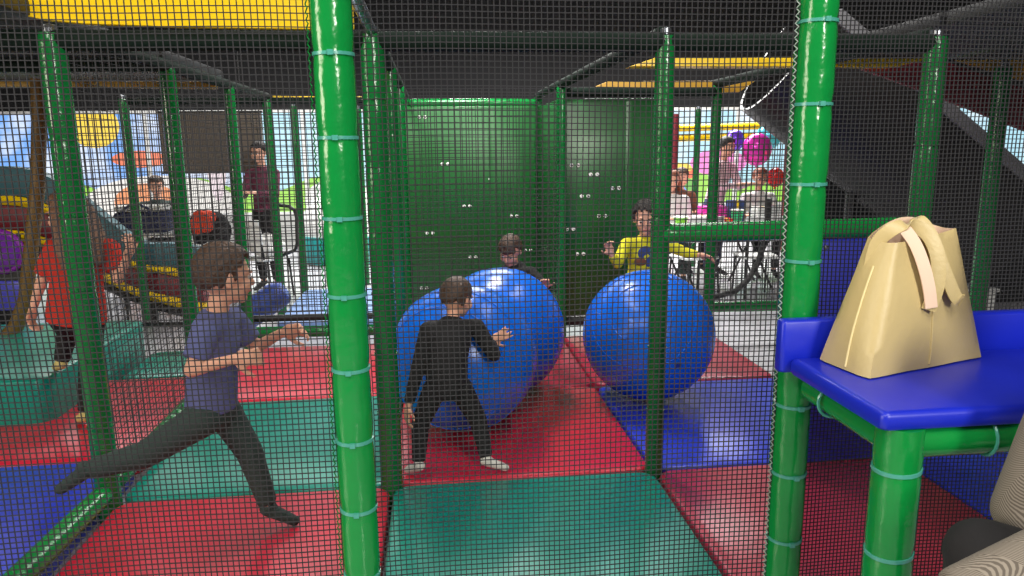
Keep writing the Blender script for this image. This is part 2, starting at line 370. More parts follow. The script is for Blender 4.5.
mat_tile(2*G, 3*G, -S, 0, 'blue', 'blue floor mat beneath the tote bag end of the shelf')
mat_tile(-G+.032, 0, 0, S, 'teal', 'teal floor mat behind the running boy')
mat_tile(0, G, 0, S, 'red', 'red floor mat under the long blue ball')
mat_tile(G, 2*G, 0, S, 'blue', 'blue floor mat under the round blue ball')
mat_tile(2*G, 3*G, 0, S, 'blue', 'blue floor mat behind the blue panel')
mat_tile(-G+.032, 0, S, 2*S, 'red', 'red floor mat in front of the low green rail')
mat_tile(0, G, S, 2*S, 'maroon', 'dark wine floor mat between the long ball and the green panel')
mat_tile(G, 2*G, S, 2*S, 'maroon', 'wine floor mat lit pale, behind the round ball')
mat_tile(-2*G, -G-.05, -S, .46, 'blue', 'blue floor mat at the foot of the post beside the girl in red')
mat_tile(-2*G, -G-.05, .46, 1.82, 'red', 'red floor mat the girl in red steps down to')
mat_tile(-1.93, -G-.05, 1.82, 2.5, 'teal', 'teal floor mat behind the girl in red')
mat_tile(-3.4, -1.95, 1.02, 2.5, 'teal', 'raised teal padded step the girl in red is leaving', z1=.255, rc=.1)
mat_tile(-1.2, -.05, 3.3, 4.85, 'paleblue', 'pale blue mat beyond the low green rail')

# ------------------------------------------------------------------ shelf with blue pad
bz = .945
b = thing('padded_shelf', 'blue padded shelf on green rails carrying the tote bag', 'shelf', (1.8, -1.5, FL))
sp = slab(1.150, 3.1, -1.758, -1.347, bz-.042, bz, .016, .012); sp.build('seat_pad', 'bench', b, angle=50)
slab(1.128, 3.1, -1.345, -1.305, bz-.042, 1.045, .012, .008).build('back_board', 'bench', b, angle=50)
for q, r in ((((1.218, -1.715, bz-.081), (1.222, -1.36, bz-.081)), .040), (((1.218, -1.715, bz-.081), (3.1, -1.715, bz-.081)), .040)):
    p0, p1 = V(q[0]), V(q[1]); k = 12
    MB().tube([p0.lerp(p1, i/k) for i in range(k+1)], [r*(1+.025*noise.noise(V((i*.8, r*50, 3)))) for i in range(k+1)], 18).build('front_rail' if p1.x > 2 else 'side_rail', 'green', b, angle=60)
def shelf_leg(x):
    rings = []
    for i in range(60):
        z = FL + (bz-.044-FL)*i/59
        k = 1+.03*noise.noise(V((z*6, x, 1))) - sum(.06*math.exp(-((z-q)/.015)**2) for q in (.25, .60, .80))
        rings.append([V((x+math.cos(2*math.pi*j/20)*.05*k, -1.715+math.sin(2*math.pi*j/20)*.05*k, z)) for j in range(20)])
    lg = MB().rings(rings).build('leg', 'green', b, angle=60)
    for q in (.25, .60, .80):
        MB().rings([[V((x+math.cos(2*math.pi*j/24)*(.048+e), -1.715+math.sin(2*math.pi*j/24)*(.048+e), q+dz+.004*math.cos(2*math.pi*j/24))) for j in range(24)] for e, dz in ((-.004, -.005), (.003, -.004), (.003, .004), (-.004, .005))], False, False).build('cable_tie', 'tie', lg)
shelf_leg(1.221); shelf_leg(3.0)
for x, y in ((1.21, -1.47),): 
    MB().tube([V((x+math.cos(2*math.pi*j/20)*.041, y, bz-.081+math.sin(2*math.pi*j/20)*.041)) for j in range(21)], .004, 6).build('cable_tie', 'tie', b)
MB().tube([V((1.42, -1.715+math.cos(2*math.pi*j/20)*.041, bz-.081+math.sin(2*math.pi*j/20)*.044)) for j in range(21)], .004, 6).build('cable_tie', 'tie', b)
# blue panel under the rail
bp = thing('safety_pad', 'dark blue padded panel under the green rail behind the shelf', 'panel', (2.13, 0, 0))
slab(1.875, 2.385, -.03, .03, .005, 1.075, .02, .012).build('pad', 'panelblue', bp, angle=50)
for x in (1.98, 2.25):
    MB().lathe([(.012, 0), (.012, .004), (.006, .008)], (x, -.03, 1.04), (0, -1, 0), 14).build('eyelet', 'steel', bp)

# ------------------------------------------------------------------ nets
def net(p0, p1, z0, z1, pitch, label, th=.0024, sag=.012, name='safety_net'):
    p0, p1 = V(p0), V(p1); Lx = (p1-p0).length; d = (p1-p0)/Lx; nrm = V((0,0,1)).cross(d); ph = random.random()*20
    def P(u, z):
        b = sag*math.sin(math.pi*u/Lx)*noise.noise(V((u*1.3+ph, z*1.1, 0)))*2
        wu = .006*noise.noise(V((u*3+ph, z*2.2, 5))); wz = .006*noise.noise(V((u*2.2, z*3+ph, 9)))
        return p0 + d*(u+wu) + nrm*b + V((0,0,z+wz))
    vs, fs = [], []
    def strand(pts, a):
        k = len(vs); h = th/2
        for p in pts:
            for e, f in ((-h,-h),(h,-h),(h,h),(-h,h)): vs.append(p + a*e + nrm*f)
        for i in range(len(pts)-1):
            for j in range(4):
                q = k+i*4; fs.append((q+j, q+(j+1) % 4, q+4+(j+1) % 4, q+4+j))
    nu, nz = max(2, round(Lx/pitch)), max(2, round((z1-z0)/pitch))
    su, sz = max(2, int(Lx/.1)), max(2, int((z1-z0)/.1))
    for i in range(nu+1): strand([P(Lx*i/nu, z0+(z1-z0)*k/sz) for k in range(sz+1)], d)
    for i in range(nz+1): strand([P(Lx*k/su, z0+(z1-z0)*i/nz) for k in range(su+1)], V((0,0,1)))
    me = bpy.data.meshes.new(name); me.from_pydata([tuple(v) for v in vs], [], fs)
    o = link(name, me, 'net', None, False)
    return tag(o, label, 'net', 'safety nets')
net((.05, -1.25, 0), (1.17, -1.25, 0), .01, 2.0, .0147, 'dark safety net between the two bright green front posts', th=.0023)
net((-1.22, -1.25, 0), (-.05, -1.25, 0), .01, 2.0, .0153, 'dark safety net in front of the running boy')
net((-2.44, -1.25, 0), (-1.22, -1.25, 0), .01, 2.0, .0155, 'dark safety net in front of the girl in red')
net((1.27, -1.235, 0), (2.44, -1.235, 0), .01, 2.0, .0118, 'fine dark safety net behind the tote bag and shelf', th=.0022)
net((2.44, -1.235, 0), (3.66, -1.235, 0), .01, 2.0, .0118, 'fine dark safety net beyond the far end of the shelf', th=.0022)
net((-1.22, .05, 0), (-1.22, 1.2, 0), .12, 1.93, .036, 'side net between the running boy and the girl in red', th=.0024)
net((-1.22, 1.3, 0), (-1.22, 2.45, 0), .12, 1.93, .036, 'side net above the teal mat behind the girl in red', th=.0024)
net((.05, 2.46, 0), (1.17, 2.46, 0), .12, 1.93, .05, 'coarse dark net hung before the lit green eye panel', th=.005)
net((-1.18, 2.6, 0), (-.04, 2.6, 0), .25, 1.93, .04, 'coarse net above the low green rail', th=.004)
net((2.48, 2.5, 0), (3.2, 2.5, 0), .2, 1.5, .04, 'coarse net before the white cafe tables', th=.004)
# lacing along the two front posts
for x, m, l in ((1.164, 'lace', 'pale laced cord along the shelf corner post'), (-.057, 'dgreen', 'green laced cord along the bright post standing in front of the running boy')):
    z = .02; lm = MB(); pts = []
    while z < 2.0: pts.append(V((x + (.0028 if len(pts) % 2 else -.0028), -1.25 - (.006 if len(pts) % 2 else -.002), z))); z += .009
    lm.tube(pts, .0019, 5); tag(lm.build('lacing_cord', m, None), l, 'cord', 'net lacing')
# ------------------------------------------------------------------ coloured parts of the upper level
def prism(pts, y0, y1):
    return MB().rings([[V((x, y0, z)) for x, z in pts], [V((x, y1, z)) for x, z in pts]])
tag(prism([(-.06, 2.62), (-1.75, 2.62), (-1.75, 2.12), (-1.55, 2.065), (-1.40, 2.035), (-1.28, 2.005), (-1.2, 1.985), (-1.05, 1.972), (-.7, 1.962), (-.06, 1.955)], -.088, -.05).build('upper_fascia', 'yellow', None, bevel=.01), 'yellow padded panel of the upper level above the running boy', 'panel')
def board(pts, y0, y1, m, label):
    tag(prism(pts, y0, y1).build('edge_board', m, None, bevel=.006), label, 'board', 'coloured edge boards')
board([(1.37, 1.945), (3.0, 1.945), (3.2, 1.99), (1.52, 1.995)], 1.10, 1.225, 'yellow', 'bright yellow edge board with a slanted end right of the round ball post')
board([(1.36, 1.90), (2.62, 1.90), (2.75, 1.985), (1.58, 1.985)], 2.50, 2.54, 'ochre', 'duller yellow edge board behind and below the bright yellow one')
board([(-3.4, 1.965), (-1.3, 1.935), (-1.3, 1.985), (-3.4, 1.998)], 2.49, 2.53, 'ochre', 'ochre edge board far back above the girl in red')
board([(-1.18, 1.93), (-.05, 1.905), (-.05, 1.96), (-1.18, 1.985)], 3.80, 3.84, 'yellow', 'narrow orange yellow edge board far back beside the lone front post')
board([(2.87, 1.945), (3.27, 1.99), (3.42, 1.99), (4.2, 1.76), (4.2, 1.50), (3.36, 1.79)], 1.262, 1.30, 'winered', 'wine red slanted padded board above the black slide')
board([(3.46, 1.995), (4.3, 1.995), (4.3, 1.78)], 1.235, 1.258, 'ochre', 'ochre triangular padded board above the black slide')

# ------------------------------------------------------------------ black slide
t = thing('tube_slide', 'black slide with a grey rim descending behind the tote bag', 'slide', (4.6, 2.6, FL))
P0, P1 = V((3.2, 2.66, 2.41)), V((5.25, 2.66, .94)); d = (P1-P0).normalized(); up = V((0,1,0)).cross(d)*-1
if up.z < 0: up = -up
outer, inner = [], []
for k in range(13):
    a = math.pi*(k/12); outer.append((math.cos(a)*.44, -math.sin(a)*.80)); inner.append((math.cos(a)*.41, -math.sin(a)*.77))
sec = outer + inner[::-1]
MB().rings([[c + V((0,1,0))*x + up*y for x, y in sec] for c in (P0, P0.lerp(P1, .33), P0.lerp(P1, .66), P1)]).build('chute', 'blackplastic', t, angle=40)
for sgn in (-1, 1):
    MB().bar(P0+V((0, sgn*.43, 0))+up*.03, P1+V((0, sgn*.43, 0))+up*.03, .06, .10, up).build('rim', 'greyrim' if sgn < 0 else 'blackplastic', t, bevel=.015)  # far rim darkened in its colour to suppress the cafe light's glint
for f, hh in ((.45, 0), (.70, 0)):
    c = P0.lerp(P1, f) - up*.72
    MB().tube([c, V((c.x, c.y, FL))], .04, 14).build('leg', 'black', t)
# dark padded wall beyond the slide
tag(slab(3.85, 6.6, 3.5, 3.56, FL, 1.25, .02, .015).build('padded_wall_board', 'deck', None), 'black padded board standing behind the black slide', 'board')

# ------------------------------------------------------------------ green panels with pairs of eyes
def eye_panel(x0, x1, y, z0, z1, label, eyes, axis='x'):
    t = thing('climbing_wall_panel', label, 'panel', ((x0+x1)/2, y, z0), 'green eye panels')
    slab(x0, x1, y, y+.04, z0, z1, .03, .01).build('sheet', 'greenpanel', t, angle=50)
    for k in range(1, 3):
        xx = x0+(x1-x0)*k/3
        if k == 2: MB().box((xx-.035, y-.012, z0+.02), (xx+.035, y-.001, z1-.02)).build('batten', 'greenpanel', t, bevel=.004)
    for ex, ez in eyes:
        for s in (-.026, .026):
            e = MB(); e.lathe([(.0155, 0), (.015, .003), (.002, .0035)], (ex+s, y-.001, ez), (0, -1, .15), 12); eo = e.build('eye_spot', 'white', t)
            MB().lathe([(.006, 0), (.005, .002), (.001, .0024)], (ex+s+.005, y-.0048, ez-.004), (0, -1, .15), 8).build('pupil', 'black', eo)
    return t
EYES_L = [(.148, 1.775), (.343, 1.355), (.781, 1.212), (.535, .967), (.973, .865), (.185, .724), (.58, .487), (.112, .204), (1.103, .54)]
EYES_R = [(1.332, 1.355), (1.485, 1.282), (1.661, 1.172), (1.415, 1.114), (1.553, .955), (1.297, .857), (1.38, .655)]
eye_panel(-.05, 1.195, 3.66, .02, 1.87, 'lit green panel dotted with white eye pairs behind the long ball', EYES_L)
eye_panel(1.235, 2.03, 2.545, .15, 1.86, 'darker green panel dotted with white eye pairs behind the boy in yellow', EYES_R)
sp_ = thing('climbing_wall_panel', 'narrow green side panel in the recess between the two eye panels', 'panel', (1.22, 3.1, 0), 'green eye panels')
MB().box((1.205, 2.60, .03), (1.235, 3.70, 1.86)).build('sheet', 'greenpanel', sp_, bevel=.008)

# ------------------------------------------------------------------ balls
def valve(c, n, par):
    MB().lathe([(.019, 0), (.019, .004), (.013, .006), (.012, .004), (.002, .004)], c, n, 16).build('valve_plug', 'valve', par)
A, B = V((.365, .665, .395)), V((.60, 1.16, .395)); d = (B-A).normalized(); Lab = (B-A).length; R = .395
prof = []
N = 48
for i in range(N+1):
    s = -R + (Lab+2*R)*i/N
    ra = math.sqrt(max(0, R*R-s*s)) if s < R else 0
    rb = math.sqrt(max(0, R*R-(s-Lab)**2)) if s > Lab-R else 0
    waist = .34 if 0 < s < Lab else 0
    prof.append((max(ra, rb, .004), s))
# soften the saddle
pr = [p[0] for p in prof]
for _ in range(6): pr = [pr[0]]+[(pr[i-1]+2*pr[i]+pr[i+1])/4 if 8 < i < N-8 else pr[i] for i in range(1, N)]+[pr[-1]]
prof = [(r, s) for r, (_, s) in zip(pr, prof)]
t = thing('peanut_ball', 'long shiny blue two lobed ball pushed by a child in black', 'ball', (A.x, A.y, 0))
MB().lathe(prof, A, d, 56).build('shell', 'ball', t, angle=180)
q = d.cross(V((0,0,1))).normalized()
for f in (0, 1):
    for rr_, off in ((.30, None),):
        pass
for s_, r_ in ((-.22, None), (-.10, None), (Lab*.5, None), (Lab+.12, None), (Lab+.24, None)):
    i = min(range(N+1), key=lambda k: abs(prof[k][1]-s_)); rr_ = prof[i][0]; c = A+d*prof[i][1]; a_ = d.orthogonal().normalized(); b_ = d.cross(a_)
    MB().tube([c+(a_*math.cos(2*math.pi*j/64)+b_*math.sin(2*math.pi*j/64))*(rr_+.001) for j in range(65)], .004, 6, False).build('moulded_ridge', 'ball', t)
valve(A-d*(R-.002), -d, t)
t = thing('exercise_ball', 'big round shiny blue ball in front of the boy in yellow', 'ball', (1.478, .985, 0))
c = V((1.478, .985, .39)); MB().ell(c, (.39, .39, .388), None, 56, 40).build('shell', 'ball', t, angle=180)
ax = V((-.35, -.75, .55)).normalized(); a_ = ax.orthogonal().normalized(); b_ = ax.cross(a_)
for h in (.35, .26):
    rr_ = math.sqrt(.39**2-h*h)
    MB().tube([c+ax*h+(a_*math.cos(2*math.pi*j/64)+b_*math.sin(2*math.pi*j/64))*(rr_+.0008) for j in range(65)], .0035, 6, False).build('moulded_ridge', 'ball', t)
valve(c+V((.15, -.97, -.2)).normalized()*.389, V((.15, -.97, -.2)).normalized(), t)

# ------------------------------------------------------------------ tote bag
t = thing('tote_bag', 'beige leather tote bag standing on the blue shelf', 'bag', (1.46, -1.43, bz))
bot = [V((1.245, -1.550, bz+.003)), V((1.643, -1.423, bz+.003)), V((1.605, -1.356, bz+.003)), V((1.211, -1.378, bz+.003))]
top = [V((1.329, -1.480, 1.263)), V((1.525, -1.430, 1.289)), V((1.495, -1.385, 1.294)), V((1.295, -1.420, 1.270))]
def section(tt, inset=0, bulge=.014):
    e = tt**.92
    cs = [bot[i].lerp(top[i], e) for i in range(4)]
    pts = []; cen = sum(cs, V())/4
    for i in range(4):
        a, b_, nn = cs[i], cs[(i+1) % 4], cs[(i+2) % 4]
        out = (b_-a).normalized().cross(V((0,0,1)))
        m = 12 if i % 2 == 0 else 7
        for k in range(m):
            f = k/m; rr = .06 if m == 12 else .14
            q = a.lerp(b_, f)
            bl = bulge*math.sin(math.pi*f)*math.sin(math.pi*min(1, tt*1.05)) + .004*noise.noise(q*9)
            q = q + out*bl
            dz = (-.004, -.004, .034, -.004)[i]*math.sin(math.pi*f)*tt**3
            q.z += dz
            if k == 0: q = q.lerp(cen, .025)
            pts.append(q.lerp(V((cen.x, cen.y, q.z)), inset))
    return pts
lv = [0, .015, .06]+[.06+.94*i/14 for i in range(1, 15)]
MB().rings([section(x) for x in lv] + [section(1, .03)] , True, False).build('bag_body', 'leather', t, angle=60)
MB().rings([section(1, .03)] + [section(x, .05) for x in (.97, .85, .6, .3)], False, True).build('lining', 'lining', t, angle=60)
def on_bag(i, k, tt, off=.003):
    s = section(tt); base = [0, 12, 19, 31][i]; cen = sum(s, V())/len(s); q = s[(base+k) % len(s)]; dd = V((q.x-cen.x, q.y-cen.y, 0)).normalized(); return q+dd*off
MB().tube([on_bag(3, 4, x, .001) for x in [.02+.78*i/16 for i in range(17)]], .0028, 6).build('piping', 'seam', t)
MB().tube([on_bag(0, 6, x, .001) for x in [.02+.55*i/14 for i in range(15)]], .0022, 6).build('piping', 'leather', t)
def strap(pts, wd, up_dirs, name='strap'):
    pts = [V(p) for p in pts]; n = len(pts); sm = []
    for i in range(n-1):       # Catmull-Rom
        p0, p1, p2, p3 = pts[max(i-1, 0)], pts[i], pts[i+1], pts[min(i+2, n-1)]
        for k in range(8):
            u = k/8; sm.append(.5*((2*p1)+(p2-p0)*u+(2*p0-5*p1+4*p2-p3)*u*u+(3*p1-p0-3*p2+p3)*u**3))
    sm.append(pts[-1]); rings = []
    for i, p in enumerate(sm):
        tg = (sm[min(i+1, len(sm)-1)]-sm[max(i-1, 0)]).normalized(); f = i/(len(sm)-1)
        wv = V(up_dirs[0]).lerp(V(up_dirs[1]), f); wv = (wv-tg*wv.dot(tg)).normalized(); nn = tg.cross(wv)
        rings.append([p+wv*wd/2*a+nn*.003*b_ for a, b_ in ((-1, -1), (1, -1), (1, 1), (-1, 1))])
    return MB().rings(rings).build(name, 'leather', t, bevel=.0012, angle=50)
strap([(1.298, -1.441, 1.194), (1.305, -1.446, 1.256), (1.330, -1.456, 1.290), (1.372, -1.463, 1.304), (1.412, -1.478, 1.282), (1.432, -1.494, 1.229), (1.432, -1.503, 1.159), (1.416, -1.503, 1.099)], .034, ((.9, -.45, .1), (.92, -.2, -.1)))
sb_ = strap([(1.360, -1.468, 1.294), (1.378, -1.486, 1.259), (1.394, -1.501, 1.209), (1.408, -1.509, 1.154), (1.418, -1.510, 1.106)], .028, ((.9, -.3, .35), (.9, -.2, .2)), 'strap'); sb_.data.materials[0] = MT['lining']; sb_['label'] = 'pale inner face of the strap'
strap([(1.420, -1.416, 1.244), (1.415, -1.431, 1.312), (1.440, -1.456, 1.274), (1.465, -1.478, 1.194), (1.492, -1.491, 1.129), (1.510, -1.491, 1.119)], .03, ((.9, -.2, .2), (.9, -.1, .4)), 'strap')
MB().ell((1.325, -1.431, 1.256), (.008, .006, .012)).build('clasp', 'steel', t)

# ------------------------------------------------------------------ people
def person(name, label, J, k=1.0, shirt='bluecloth', pants='greycloth', hair='hair', sleeve='short', style='short', feet='sock', hand=None, vox=.0055, flare=0, sh_r=None, group=None, adult=False, simple=False):
    """J: joint positions in metres; k: size relative to a child of 1.15 m"""
    J = {a: V(b) for a, b in J.items()}
    t = thing(name, label, 'person', (J['pel'].x, J['pel'].y, J.get('ground', V((0,0,0))).z), group)
    pel, neck = J['pel'], J['neck']; spine = neck-pel; up = spine.normalized()
    shx = (J['shR']-J['shL']); hpx = (J['hipR']-J['hipL'])
    def frame(f):
        r = hpx.normalized().lerp(shx.normalized(), max(0, min(1, f))); r = (r-up*r.dot(up)).normalized(); return r, up.cross(r)
    bend = J.get('chest', pel.lerp(neck, .55)) - pel.lerp(neck, .55)
    def spt(f): return pel + spine*f + bend*math.sin(math.pi*max(0, min(1, f)))
    def torso(mb, rows, n=20):
        rings = []
        for f, rx, ry in rows:
            r, fw = frame(f); c = spt(f)
            rings.append([c + r*(math.cos(2*math.pi*j/n)*rx*k) + fw*(math.sin(2*math.pi*j/n)*ry*k) for j in range(n)])
        mb.rings(rings); return mb
    hk = J['hk'].x if 'hk' in J else k
    h, fdir = J['head'], J['face'].normalized(); hu = J.get('hup', V((0,0,1))); r_ = fdir.cross(hu).normalized(); hu = r_.cross(fdir)
    ax = (r_, fdir, hu)
    H = lambda a, b_, c: h + r_*a*hk + fdir*b_*hk + hu*c*hk
    # body, one skin
    mb = MB()
    torso(mb, [(-.2, .06, .05), (-.1, .088, .068), (.05, .096, .074), (.35, .083, .064), (.7, .098, .070), (.92, .085, .058), (1.0, .05, .045)])
    mb.capsule(J['shL'], J['shR'], .036*k, .036*k)
    mb.capsule(spt(.9), H(0, -.012, -.055), .038*k, .035*hk)
    mb.ell(H(0, -.012, .012), (.070*hk, .085*hk, .082*hk), ax, 24, 16)
    mb.ell(H(0, .022, -.042), (.053*hk, .058*hk, .056*hk), ax, 20, 12)
    mb.ell(H(0, .055, -.078), (.024*hk, .022*hk, .02*hk), ax)
    mb.capsule(H(0, .076, .0), H(0, .090, -.026), .008*hk, .012*hk); mb.ell(H(0, .076, -.052), (.020*hk, .010*hk, .008*hk), ax)
    for s in (-1, 1):
        mb.ell(H(.034*s, .052, -.030), (.026*hk, .024*hk, .026*hk), ax); mb.ell(H(.070*s, -.012, -.012), (.010*hk, .018*hk, .028*hk), ax)
        mb.ell(H(.03*s, .070, .016), (.022*hk, .010*hk, .007*hk), ax)
    for s in 'LR':
        mb.capsule(J['sh'+s], J['el'+s], .032*k, .025*k); mb.capsule(J['el'+s], J['wr'+s], .025*k, .018*k)
        mb.capsule(J['hip'+s], J['kn'+s], .055*k, .040*k); mb.capsule(J['kn'+s], J['an'+s], .040*k, .024*k)
        fd = (J['toe'+s]-J['an'+s]); mb.capsule(J['an'+s], J['toe'+s]+V((0,0,.0)), .024*k, .016*k)
        hd = (J['hd'+s] if 'hd'+s in J else J['wr'+s]-J['el'+s]).normalized()      # hand direction
        pn = J.get('pn'+s, V((0, 0, -1))); pn = (pn-hd*pn.dot(hd)).normalized()     # palm faces
        side = hd.cross(pn)*(1 if s == 'L' else -1)                                  # thumb side
        curl = J['curl'+s].x if 'curl'+s in J else .5
        W = J['wr'+s]; q = k*1.12
        mb.capsule(W, W+hd*.02*q, .018*k, .018*q)
        mb.ell(W+hd*.034*q, (.032*q, .029*q, .0135*q), (hd, side, pn), 16, 10)
        if simple:
            mb.ell(W+hd*.075*q+pn*.02*curl, (.032*q, .026*q, .012*q), (hd, side, pn), 12, 8)
        else:
            for i, (o_, ln, sp) in enumerate(((.021, .9, .16), (.007, 1.0, .05), (-.007, .95, -.06), (-.020, .74, -.18))):
                p = W+hd*.058*q+side*o_*q; dv = (hd+side*sp).normalized(); ang = 0
                for sg, (l, ra, rb) in enumerate(((.027, .0068, .0063), (.019, .0063, .0058), (.015, .0058, .005))):
                    ang += curl*(.55, .8, .6)[sg]*(1+.12*i); dd = dv*math.cos(ang)+pn*math.sin(ang); p2 = p+dd*l*ln*q; mb.capsule(p, p2, ra*q, rb*q, 10); p = p2
            p = W+hd*.018*q+side*.022*q; dd = (hd*.62+side*.78+pn*.25).normalized(); p2 = p+dd*.030*q; mb.capsule(p, p2, .0095*q, .008*q, 10)
            mb.capsule(p2, p2+(dd*.8+hd*.5).normalized()*.024*q, .008*q, .0065*q, 10)
    link('body', remesh(mb, 'body', vox, 3), 'skin', t, angle=180)
    # face
    for s in (-1, 1):
        e = MB().ell(H(.030*s, .0685, -.004), (.0115*hk, .010*hk, .0058*hk), ax).build('eye', 'eyew', t)
        MB().ell(H(.030*s, .0765, -.005), (.0058*hk, .0035*hk, .0062*hk), ax).build('iris', 'iris', e)
        MB().capsule(H(.017*s, .080, .017), H(.044*s, .071, .019), .0035*hk, .0028*hk, 8).build('eyebrow', 'brow', t)
    MB().capsule(H(-.014, .083, -.053), H(.014, .083, -.053), .0042*hk, .0042*hk, 8).build('lips', 'lips', t)
    # hair
    hb = MB(); n = 150; rnd = random.Random(name+label)
    hb.ell(H(0, -.022, .024), (.071*hk, .080*hk, .076*hk), ax, 20, 14)
    for i in range(n):
        z = 1-2*(i+.5)/n; a = i*2.39996; x, y = math.sqrt(1-z*z)*math.cos(a), math.sqrt(1-z*z)*math.sin(a)
        if y > .30 and z < .58: continue
        if z < (-.42 if style == 'short' else -.5) or (y > -.15 and z < -.12): continue
        lift = 1.0+.05*rnd.random()+(.07 if (style == 'messy' and z > .2) else 0)
        p = H(x*.073*lift, -.012+y*.087*lift, .014+z*.086*lift)
        nrm = (p-H(0, -.012, .012)).normalized(); dn = (-hu - nrm*(-hu).dot(nrm)); dn = (dn.normalized() if dn.length > .05 else -fdir) + V((rnd.uniform(-.5, .5), rnd.uniform(-.5, .5), 0)); dn = (dn-nrm*dn.dot(nrm)).normalized()
        hb.ell(p, (.011*hk, .030*hk, .010*hk), (nrm.cross(dn), dn, nrm), 8, 6)
    if style == 'fringe':
        for i in range(9):
            a = -.9+1.8*i/8; p = H(math.sin(a)*.066, .076*math.cos(a)-.006, .040); hb.ell(p, (.014*hk, .012*hk, .026*hk), ax, 8, 6)
    if style == 'long':
        for i in range(26):
            a = math.pi*(1.04+.98*i/25)-.04; x, y = math.cos(a), math.sin(a); pts = []
            for q in range(7):
                f = q/6; sw = .006*math.sin(f*9+i*1.7); pts.append(H(x*(.080+.036*f)+sw, -.015+y*(.085+.030*f), .02-.27*f*(1-.05*math.sin(i*2.2))))
            hb.tube(pts, [.013*hk, .017*hk, .018*hk, .018*hk, .017*hk, .014*hk, .006*hk], 8)
    link('hair', remesh(hb, 'hair', vox*1.1, 2, .4), hair, t, angle=180)
    # trousers
    pb = MB(); torso(pb, [(-.22, .07, .056), (-.1, .100, .080), (.06, .106, .083), (.2, .098, .076), (.24, .096, .074)])
    for s in 'LR':
        e = J['kn'+s].lerp(J['an'+s], .90)
        pb.capsule(J['hip'+s], J['kn'+s], .066*k, .050*k); pb.capsule(J['kn'+s], e, .050*k, .036*k, 14, True, False)
    link('trousers', remesh(pb, 'trousers', vox*1.4, 3), pants, t, angle=180)
    # shirt
    sr = sh_r or 1.0
    sb = MB(); torso(sb, [(-.10 if flare else 0.0, .104*sr+flare, .084*sr+flare), (.2, .103*sr+flare*.6, .082*sr+flare*.6), (.45, .100*sr+flare*.3, .078*sr), (.72, .112*sr, .080*sr), (.90, .098*sr, .068*sr), (1.0, .062, .055), (1.04, .047, .045)])
    sb.capsule(J['shL'], J['shR'], .046*k*sr, .046*k*sr)
    for s in 'LR':
        el, wr, sh = J['el'+s], J['wr'+s], J['sh'+s]
        if sleeve == 'short': sb.capsule(sh, sh.lerp(el, .72), .046*k*sr, .043*k*sr, 16, True, False)
        else:
            sb.capsule(sh, el, .046*k*sr, .036*k*sr); sb.capsule(el, el.lerp(wr, .93), .036*k*sr, .027*k*sr, 16, True, False)
    link('shirt', remesh(sb, 'shirt', vox*1.3, 3), shirt, t, angle=180)
    # feet
    for s in 'LR':
        an, toe = J['an'+s], J['toe'+s]; d = (toe-an); fl = V((d.x, d.y, d.z*.5)).normalized(); fb = MB()
        fb.capsule(an+V((0,0,.012*k)), an-d.normalized()*.004, .027*k, .029*k); fb.capsule(an-fl*.012*k, toe, .028*k, .021*k)
        link('sock' if feet != 'shoe' else 'shoe', remesh(fb, 'sock', vox*1.2, 3), {'sock': 'sock', 'shoe': 'blackcloth', 'cream': 'creamsock', 'grey': 'greycloth'}[feet], t, angle=180)
    return t
ch1 = dict(pel=(.262, .13, .415), neck=(.297, .235, .705), chest=(.275, .165, .58), head=(.326, .282, .800), face=(.60, .75, -.25), hk=(.92, 0, 0),
    shL=(.185, .205, .665), shR=(.412, .265, .655), elL=(.130, .165, .49), wrL=(.082, .125, .33), hdL=(-.15, -.1, -.9), pnL=(.8, .4, 0), curlL=(.5, 0, 0),
    elR=(.492, .235, .525), wrR=(.487, .322, .566), hdR=(.75, .22, .35), pnR=(-.2, .95, -.2), curlR=(.08, 0, 0),
    hipL=(.205, .13, .40), hipR=(.325, .14, .40), knL=(.135, .125, .24), knR=(.405, .15, .23), anL=(.120, .065, .055), anR=(.440, .075, .055), toeL=(.070, .105, .022), toeR=(.525, .065, .022))
person('person', 'child in black top and trousers with white shoes pushing the long blue ball', ch1, .88, 'blackcloth', 'blackcloth', 'hair', 'long', 'short', 'sock', sh_r=1.08)
ch2 = dict(pel=(.80, 1.98, .43), neck=(.765, 1.84, .705), head=(.735, 1.755, .812), face=(-.42, -.72, -.55), hup=(-.1, -.3, 1), hk=(.98, 0, 0),
    shR=(.625, 1.80, .64), shL=(.885, 1.82, .645), elR=(.55, 1.72, .53), wrR=(.51, 1.62, .60), elL=(.985, 1.74, .54), wrL=(.965, 1.63, .575), hdL=(-.15, -.45, .65), pnL=(-.3, -.6, -.6), curlL=(.6, 0, 0),
    hipR=(.73, 1.98, .41), hipL=(.86, 1.98, .41), knR=(.71, 1.82, .25), knL=(.90, 1.84, .25), anR=(.72, 1.98, .06), anL=(.88, 2.0, .06), toeR=(.71, 1.86, .022), toeL=(.89, 1.88, .022))
person('person', 'crouching child in black looking down over the long blue ball', ch2, .92, 'blackcloth', 'greycloth', 'hair', 'long', 'fringe', 'sock')
